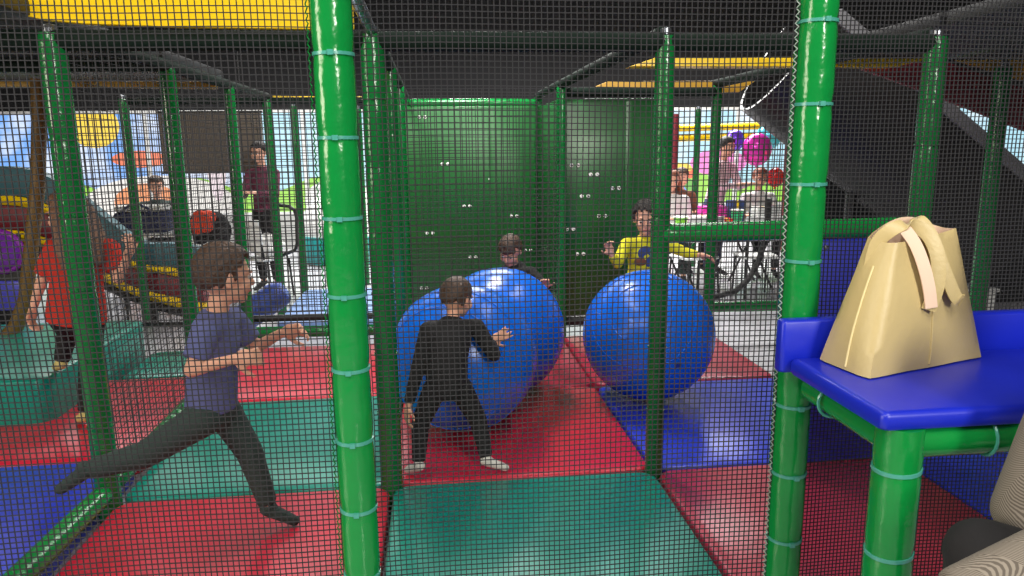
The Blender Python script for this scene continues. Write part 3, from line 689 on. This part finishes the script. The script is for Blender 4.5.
ch3 = dict(pel=(1.63, 1.69, .51), neck=(1.645, 1.66, .885), head=(1.636, 1.625, 1.025), face=(-.25, -.92, -.22), hk=(1.06, 0, 0),
    shR=(1.515, 1.65, .845), shL=(1.785, 1.66, .84), elR=(1.430, 1.55, .735), wrR=(1.375, 1.50, .80), hdR=(-.35, -.15, .9), pnR=(.2, -.9, .2), curlR=(.7, 0, 0),
    elL=(1.915, 1.60, .785), wrL=(1.985, 1.555, .775), hdL=(.9, -.2, -.15), pnL=(0, -.3, -.9), curlL=(.5, 0, 0),
    hipR=(1.56, 1.69, .49), hipL=(1.70, 1.69, .49), knR=(1.55, 1.66, .27), knL=(1.71, 1.66, .27), anR=(1.55, 1.71, .06), anL=(1.72, 1.71, .06), toeR=(1.53, 1.59, .022), toeL=(1.73, 1.59, .022))
p3 = person('person', 'boy in a yellow long sleeved top behind the round ball, arms spread', ch3, 1.0, 'yellowcloth', 'blackcloth', 'hairblack', 'long', 'messy', 'sock')
pb = MB(); 
for cx, cz, rx, rz, m in ((1.635, .79, .055, .05, 'printblue'), (1.605, .735, .05, .03, 'printbrown'), (1.655, .745, .03, .05, 'printblue')):
    MB().ell((cx, 1.598, cz), (rx, .008, rz)).build('shirt_print', m, p3)
ch4 = dict(pel=(-1.72, .97, .64), neck=(-1.66, .95, 1.055), head=(-1.69, .945, 1.185), face=(-.86, .42, -.18), hk=(1.16, 0, 0),
    shL=(-1.785, .98, 1.0), shR=(-1.50, .94, .99), elL=(-1.885, .97, .80), wrL=(-1.912, .92, .685), hdL=(-.1, -.2, -.9), pnL=(.9, 0, 0), curlL=(.8, 0, 0),
    elR=(-1.455, .90, .835), wrR=(-1.392, .88, .945), hdR=(.35, -.1, .8), pnR=(-.8, .2, .4), curlR=(.7, 0, 0),
    hipL=(-1.80, .99, .61), hipR=(-1.65, .96, .61), knL=(-1.86, 1.14, .50), knR=(-1.70, 1.0, .33), anL=(-1.915, 1.13, .315), anR=(-1.735, .95, .06), toeL=(-1.98, 1.20, .278), toeR=(-1.80, 1.02, .022), ground=(0, 0, 0))
person('person', 'long haired girl in a loose red shirt and black leggings stepping off the teal step', ch4, 1.14, 'redcloth', 'blackcloth', 'hairlong', 'short', 'long', 'cream', flare=.022, sh_r=1.12)
ch5 = dict(pel=(-.645, -.35, .535), neck=(-.598, -.35, .90), head=(-.55, -.345, 1.045), face=(.80, .55, -.12), hk=(1.10, 0, 0),
    shR=(-.605, -.465, .855), shL=(-.570, -.235, .85), elR=(-.645, -.525, .735), wrR=(-.505, -.515, .765), hdR=(.9, .15, .05), pnR=(0, .9, -.3), curlR=(.9, 0, 0),
    elL=(-.50, -.19, .72), wrL=(-.385, -.25, .79), hdL=(.9, -.1, .2), pnL=(0, -.8, -.3), curlL=(.8, 0, 0),
    hipR=(-.655, -.42, .515), hipL=(-.635, -.28, .515), knL=(-.535, -.29, .32), anL=(-.468, -.31, .075), toeL=(-.375, -.315, .022), knR=(-.875, -.42, .385), anR=(-1.095, -.43, .335), toeR=(-1.185, -.43, .27))
person('person', 'running boy in a blue t-shirt and dark trousers, one leg stretched back', ch5, 1.06, 'bluecloth', 'greycloth', 'hair', 'short', 'messy', 'grey', sh_r=1.04)
ad = dict(pel=(1.90, -2.05, .52), neck=(1.72, -2.02, 1.16), head=(1.70, -2.03, 1.36), face=(-1, .15, -.2), hk=(1.12, 0, 0),
    shR=(1.475, -1.90, 1.12), shL=(1.72, -2.24, 1.10), elR=(1.375, -1.885, .775), wrR=(1.40, -2.05, .70), hdR=(-.2, -.8, -.2), elL=(1.275, -2.10, .83), wrL=(1.06, -2.09, .745), hdL=(-.8, .1, -.4),
    hipR=(1.86, -1.95, .50), hipL=(1.86, -2.13, .50), knR=(1.245, -1.95, .73), knL=(1.40, -2.22, .52), anR=(1.33, -1.95, .18), anL=(1.40, -2.2, -.02), toeR=(1.18, -1.95, .12), toeL=(1.25, -2.2, -.075))
person('person', 'seated adult in a grey herringbone top, only sleeve and dark knee in view', ad, 1.36, 'knit', 'blackcloth', 'hair', 'long', 'short', 'shoe', vox=.008, sh_r=1.12)

# ------------------------------------------------------------------ left side: rainbow ramp, purple bubble, ochre pole
t = thing('rainbow_ramp', 'padded ramp striped teal, yellow and wine red curving down beyond the girl in red', 'ramp', (-2.9, 3.9, FL))
tp = [(-4.6, 1.40), (-3.8, 1.39), (-3.35, 1.35), (-3.05, 1.18), (-2.75, .90), (-2.48, .68), (-2.2, .66), (-1.95, .60)]
bt = [(-4.6, .66), (-3.8, .64), (-3.45, .60), (-3.15, .46), (-2.88, .27), (-2.6, .12), (-2.3, .0), (-1.95, -.09)]
def smooth_path(p, n=6):
    out = []
    for i in range(len(p)-1):
        p0, p1, p2, p3 = [V((*q, 0)) for q in (p[max(i-1, 0)], p[i], p[i+1], p[min(i+2, len(p)-1)])]
        for k in range(n):
            u = k/n; out.append(.5*((2*p1)+(p2-p0)*u+(2*p0-5*p1+4*p2-p3)*u*u+(3*p1-p0-3*p2+p3)*u**3))
    return out+[V((*p[-1], 0))]
TP, BT = smooth_path(tp), smooth_path(bt)
for f0, f1, m, nm in ((0, .33, 'tealplastic', 'teal'), (.34, .45, 'yellow', 'yellow'), (.46, .74, 'winered', 'wine'), (.75, .88, 'yellow', 'yellow'), (.89, 1, 'black', 'black')):
    rings = []
    for a, b_ in zip(TP, BT):
        q0, q1 = a.lerp(b_, f0), a.lerp(b_, f1)
        rings.append([V((q.x, y, q.y)) for q, y in ((q0, 3.87), (q0.lerp(q1, .5), 3.84), (q1, 3.87), (q1, 4.02), (q0, 4.02))])
    o = MB().rings(rings).build('stripe_pad' if nm != 'black' else 'edge_rail', vinyl('ramp_teal', (50, 100, 110), .5) if nm == 'teal' else m, t, angle=50); o['label'] = nm + ' stripe'
for x, z in ((-2.46, .06), (-3.2, .45)):
    MB().bar((x, 3.94, FL), (x, 3.94, z), .09, .07, (0,1,0)).build('leg', 'black', t, bevel=.006)
t = thing('bubble_window', 'round purple bubble window on a dark board beside the ochre pole', 'window bubble', (-3.6, 3.6, FL))
slab(-4.6, -3.38, 3.62, 3.66, FL, .60, .03, .01).build('board', 'deck', t)
slab(-4.6, -3.38, 3.62, 3.66, .61, .80, .03, .01).build('board', 'deck', t)
MB().tube([V((-3.53+.17*math.cos(2*math.pi*j/40), 3.60, .655+.17*math.sin(2*math.pi*j/40))) for j in range(41)], .028, 12, False).build('ring', 'purple', t)
MB().lathe([(.17, 0), (.15, .05), (.09, .085), (.004, .1)], (-3.53, 3.60, .655), (0, -1, 0), 32).build('dome', mat('purple_dome', (120, 50, 170), .1, coat=.5), t)
slab(-3.60, -3.30, 3.56, 3.60, .14, .40, .02, .01).build('violet_pane', mat('violet_pad', (90, 90, 220), .3), t)
o = MB().tube([(-2.36, 2.2, 1.98), (-2.38, 2.2, 1.76), (-2.45, 2.2, 1.28), (-2.63, 2.2, .50), (-2.72, 2.2, .30), (-2.80, 2.2, .22)], [.046]*4+[.05, .052], 18).build('padded_pole', vinyl('brown_ochre', (120, 88, 36), .5), None)
tag(o, 'bent ochre brown padded pole rising from the teal step', 'pole')
# padded roller, hoop, hose
t = thing('padded_roller', 'padded blue roller leaning beyond the running boy', 'roller', (-1.2, 2.95, FL))
pa, pb_ = V((-1.02, 2.98, .36)), V((-1.52, 2.94, .03)); dd = (pb_-pa).normalized()
MB().lathe([(.01, 0), (.08, .005), (.105, .03), (.115, .07), (.115, .52), (.1, .57), (.01, .60)], pa, dd, 28).build('roll', 'navy', t)
MB().lathe([(.117, .10), (.118, .105), (.118, .118), (.117, .123)], pa, dd, 28).build('welt', 'navy', t)
o = MB().tube([(-1.20, 3.79, 1.0), (-1.10, 3.80, .985), (-1.055, 3.80, .95), (-1.04, 3.80, .88), (-1.05, 3.80, .64), (-1.075, 3.80, .575), (-1.20, 3.79, .53)], .017, 12).build('grab_handle', 'black', None)
tag(o, 'black bent grab handle fixed to a post in the receding row', 'handle')
o = MB().tube([(2.50, 3.40, -.08), (2.62, 3.4, .06), (2.86, 3.4, .08), (3.06, 3.4, .13), (3.18, 3.4, .24), (3.27, 3.4, .40), (3.325, 3.4, .62), (3.34, 3.4, .85), (3.34, 3.4, 1.0)], .028, 12).build('curved_bar', 'black', None)
tag(o, 'black curved bar sweeping up beyond the round ball', 'bar')
# hanging board
t = thing('hanging_board', 'grey brown board hung under the ceiling above the coat chair', 'board', (-2.24, 5.6, 1.25))
slab(-2.81, -1.69, 5.58, 5.64, 1.255, 1.93, .02, .012).build('sheet', 'board', t)
for x in (-2.6, -1.9): MB().tube([(x, 5.61, 1.92), (x, 5.61, 4.58)], .01, 8).build('hanger_rod', 'black', t)
for lo, hi in (((-2.82, 5.57, 1.245), (-1.68, 5.65, 1.262)), ((-2.82, 5.57, 1.92), (-1.68, 5.65, 1.937))): MB().box(lo, hi).build('frame_strip', 'black', t, bevel=.003)
# yellow bars far right
for z, l in ((1.745, 'upper'), (1.60, 'lower')):
    rail((3.86, 7.5, z), (5.5, 7.5, z+.03), .05, '%s of two yellow padded bars high in the cafe' % l, 'yellow', 'padded_bar', 'yellow bars')
for x in (3.8, 5.56):
    tag(MB().tube([(x, 7.5, FL), (x, 7.5, 1.95)], .05, 14).build('padded_post', 'winered', None), 'wine red post holding the %s end of the yellow bars' % ('near' if x < 4 else 'far'), 'post')

# ------------------------------------------------------------------ cafe furniture and people
def cafe_table(x0, x1, y0, y1, z, label, cloth=False):
    t = thing('cafe_table', label, 'table', ((x0+x1)/2, (y0+y1)/2, FL), 'white cafe tables')
    slab(x0, x1, y0, y1, z-.04, z, .05, .012).build('table_top', 'white', t)
    for x in (x0+.22, x1-.22):
        for s in (-1, 1):
            ym = (y0+y1)/2
            MB().tube([(x-.16*s, y0+.08 if s > 0 else y1-.08, FL+.01), (x+.16*s, y0+.08 if s > 0 else y1-.08, z-.04)], .013, 8).build('leg', 'black', t)
            MB().tube([(x+.16*s, y0+.08 if s > 0 else y1-.08, FL+.01), (x-.16*s, y0+.08 if s > 0 else y1-.08, z-.04)], .013, 8).build('leg', 'black', t)
    return t
cafe_table(2.72, 4.05, 4.5, 5.1, .61, 'white table with crossed black legs cluttered with parcels, beyond the green rail')
cafe_table(-3.5, -2.55, 5.0, 5.6, .63, 'white table under the navy bag beyond the rainbow ramp')
def chair_make(label):
    t = thing('cafe_chair', label, 'chair', (0, 0, 0), 'white cafe chairs')
    slab(-.2, .2, -.2, .2, .43, .455, .05, .01).build('seat', 'white', t)
    MB().rings([[V((x, .19+.03*f+.03*(1-(x/.2)**2)+dy, .62+.26*f)) for x, dy in [(-.2+.4*i/8, 0) for i in range(9)]+[(.2-.4*i/8, .02) for i in range(9)]] for f in (0, .5, 1)]).build('backrest', 'white', t, bevel=.004)
    for sx in (-1, 1):
        MB().tube([(.18*sx, -.2, 0), (.17*sx, -.17, .44)], .012, 8).build('leg', 'black', t)
        MB().tube([(.18*sx, .22, 0), (.17*sx, .17, .44), (.17*sx, .225, .86)], .012, 8).build('leg', 'black', t)
    return t
proto = None
def chair(x, y, rz, label):
    global proto
    if proto is None: proto = chair_make(label); c = proto
    else:
        c = proto.copy(); COL.objects.link(c)
        for ch in proto.children:
            q = ch.copy(); COL.objects.link(q); q.parent = c
    c.location = (x, y, FL); c.rotation_euler = (0, 0, rz); c['label'] = label
    return c
chair(2.95, 4.25, math.pi+.2, 'white cafe chair in front of the near end of the parcel table')
chair(3.62, 4.2, math.pi-.1, 'white cafe chair in front of the middle of the parcel table')
chair(3.1, 5.42, 0, 'white cafe chair the woman with auburn hair sits on')
chair(-2.12, 4.85, math.pi*.62, 'white cafe chair draped with the black and orange coat')
chair(-1.62, 5.0, math.pi*.8, 'white cafe chair with a patterned cream cushion')
chair(-3.0, 6.1, 0, 'white cafe chair under the man in the dark green top')
chair(-2.85, 4.35, math.pi*.9, 'empty white cafe chair between the navy bag and the coat')
def adult(name, label, x, y, yaw, sit=False, k=1.36, arms='down', lean=0, **kw):
    f = V((math.cos(yaw), math.sin(yaw), 0)); r = f.cross(V((0,0,1))); B = V((x, y, FL))
    def W(a, b_, c): return tuple(B + r*a + f*b_ + V((0,0,c)))
    pz = .52 if sit else .90
    J = dict(pel=W(0, 0, pz), neck=W(0, lean, pz+.50), head=W(0, lean+.04, pz+.68), face=f+V((0,0,-.25)), hk=(1.12, 0, 0), ground=(0, 0, FL))
    for s, q in (('L', -1), ('R', 1)):
        J['sh'+s] = W(.165*q, lean, pz+.44); J['hip'+s] = W(.085*q, 0, pz-.03)
        if arms == 'down': J['el'+s] = W(.22*q, lean-.02, pz+.18); J['wr'+s] = W(.21*q, lean+.1, pz-.03)
        else: J['el'+s] = W(.21*q, lean+.08, pz+.20); J['wr'+s] = W(.10*q, lean+.28, pz+.24)
        if sit: J['kn'+s] = W(.11*q, .42, .50); J['an'+s] = W(.11*q, .40, .09); J['toe'+s] = W(.11*q, .55, .035)
        else: J['kn'+s] = W(.09*q, .03, .48); J['an'+s] = W(.09*q, 0, .09); J['toe'+s] = W(.10*q, .15, .035)
    return person(name, label, J, k, feet='shoe', vox=.013, simple=True, **kw)
adult('person', 'seated man in a dark green top behind the navy bag', -3.05, 6.0, -1.2, True, shirt='greycloth', pants='blackcloth', hair='hair', sleeve='long', style='short', arms='fwd')
adult('person', 'standing person in a wine checked jacket beside the hanging board', -1.68, 5.42, -2.0, False, shirt='winecloth', pants='blackcloth', hair='hairblack', sleeve='long', style='short', arms='fwd', k=1.3)
adult('person', 'seated woman with auburn hair in a white top at the parcel table', 3.05, 5.35, -1.75, True, shirt='white', pants='greycloth', hair='hairred', sleeve='long', style='long', arms='fwd', k=1.3)
adult('person', 'standing person with dark hair in a pale pink top leaning over the parcel table', 3.62, 5.45, -1.0, False, shirt='pinkcloth', pants='navycloth', hair='hairblack', sleeve='long', style='short', arms='fwd', lean=.12, k=1.3)
adult('person', 'small person in a white top behind the far end of the parcel table', 4.25, 5.6, -1.7, True, shirt='white', pants='blackcloth', hair='hairred', sleeve='short', style='short', arms='fwd', k=1.2)
adult('person', 'seated person in brown behind the auburn haired woman', 3.42, 6.1, -1.4, True, shirt='printbrown', pants='blackcloth', hair='hair', sleeve='long', style='short', arms='fwd', k=1.25)
# clutter
def lump(name, c, r, m, label, cat, seed=0, vox=.012, extra=None, group=None):
    mb = MB(); rnd = random.Random(seed)
    for i in range(9):
        mb.ell(V(c)+V((rnd.uniform(-.5, .5)*r[0], rnd.uniform(-.5, .5)*r[1], rnd.uniform(-.5, .4)*r[2])), (r[0]*rnd.uniform(.4, .6), r[1]*rnd.uniform(.4, .6), r[2]*rnd.uniform(.4, .6)))
    return link(name, remesh(mb, name, vox, 3), m, None, angle=180)
t = thing('holdall', 'navy holdall with a white top flap on the table beyond the rainbow ramp', 'bag', (-2.95, 5.25, .63))
slab(-3.22, -2.66, 5.08, 5.42, .632, .86, .08, .05).build('bag_body', 'navycloth', t)
slab(-3.20, -2.68, 5.09, 5.41, .862, .93, .07, .03).build('flap', 'whitecloth', t)
MB().tube([(-3.1, 5.07, .80), (-3.06, 5.05, .90), (-2.94, 5.04, .965), (-2.82, 5.05, .90), (-2.78, 5.07, .80)], .014, 8).build('handle', 'navycloth', t)
o = lump('coat', (-2.12, 4.82, .70), (.26, .16, .24), 'blackcloth', '', '', 3); tag(o, 'black coat with orange lining heaped on a cafe chair', 'coat')
o2 = lump('lining', (-2.16, 4.70, .78), (.15, .10, .15), 'orange', '', '', 4); attach(o2, o)
o = lump('cushion', (-1.62, 4.98, .50), (.2, .18, .14), 'whitecloth', '', '', 5); tag(o, 'patterned cream cushion on a cafe chair near the receding posts', 'cushion')
for i, (x, y, sx, sy, sz, m, l) in enumerate(((3.20, 4.65, .13, .1, .12, 'pinkcloth', 'pale pink parcel on the parcel table'), (3.62, 4.75, .07, .07, .16, 'mint', 'mint green beaker standing on the parcel table'), (3.90, 4.68, .12, .11, .2, 'white', 'white carrier box on the parcel table'),
        (3.43, 4.62, .07, .08, .09, 'redfoil', 'small red box on the parcel table'), (3.68, 4.95, .09, .07, .26, 'printblue', 'tall blue box on the parcel table'), (2.95, 4.7, .08, .08, .1, 'limeplastic', 'lime green tub on the near end of the parcel table'), (3.40, 4.95, .15, .1, .2, 'pinkfoil', 'magenta gift box at the back of the parcel table'))):
    t = thing('gift_box' if i not in (1, 5) else 'beaker', l, 'box' if i not in (1, 5) else 'beaker', (x, y, .61), 'things on the parcel table')
    if i in (1, 5):
        MB().lathe([(sx*.7, .612-.61), (sx, sz), (sx*.9, sz), (sx*.62, .012)], (x, y, .611), n=20).build('cup', m, t)
        MB().lathe([(sx*1.06, 0), (sx*1.06, .012), (sx*.3, .018)], (x, y, .611+sz), n=20).build('lid', 'white', t)
    else:
        slab(x-sx, x+sx, y-sy, y+sy, .611, .611+sz, .015, .008).build('carton', m, t)
        MB().box((x-.012, y-sy-.003, .612), (x+.012, y+sy+.003, .613+sz)).build('ribbon', 'yellowfoil', t, bevel=.002)
for i, (x, y, z, r, m, l) in enumerate(((4.02, 5.2, 1.44, .17, 'pinkfoil', 'pink foil balloon floating behind the parcel table'), (4.42, 5.75, 1.60, .15, 'cyanfoil', 'cyan foil balloon above the pink one'), (4.02, 5.85, 1.55, .12, 'violetfoil', 'violet foil balloon beside the pink one'),
        (4.17, 5.0, 1.12, .10, 'redfoil', 'red balloon low at the far end of the parcel table'), (4.30, 4.85, 1.27, .08, 'yellowfoil', 'yellow balloon just above the red one'))):
    t = thing('balloon', l, 'balloon', (x, y, z), 'balloons behind the parcel table')
    MB().ell((x, y, z), (r, r, r*1.12), None, 24, 16).build('envelope', m, t)
    MB().lathe([(.004, 0), (.014, -.012), (.018, -.022), (.004, -.022)], (x, y, z-r*1.1), n=12).build('knot', m, t)
    zb = .62 if 2.72 < x < 4.05 and y < 5.1 else FL+.005
    MB().tube([(x, y, z-r*1.12), (x+.01, y+.01, (z+zb)/2), (x-.01, y, zb)], .003, 6).build('string', 'white', t)
t = thing('play_house', 'white domed play house with teal foot beyond the receding posts', 'play house', (-1.05, 7.6, FL))
MB().lathe([(.62, 0), (.62, .5), (.56, .75), (.40, .95), (.2, 1.06), (.01, 1.09)], (-1.05, 7.6, FL), n=36).build('dome', 'white', t)
MB().lathe([(.64, .02), (.66, .05), (.66, .36), (.64, .40)], (-1.05, 7.6, FL), n=36).build('foot_band', 'tealplastic', t)
MB().ell((-1.05, 7.0, FL+.45), (.2, .06, .3)).build('doorway', 'printblue', t)
t = thing('storage_tub', 'white storage tub beyond the tote bag in front of the black board', 'tub', (5.1, 3.2, FL))
slab(4.85, 5.45, 3.0, 3.4, FL+.002, .12, .05, .02).build('tub_body', 'white', t); slab(4.83, 5.47, 2.98, 3.42, .122, .15, .05, .012).build('lid', 'white', t)
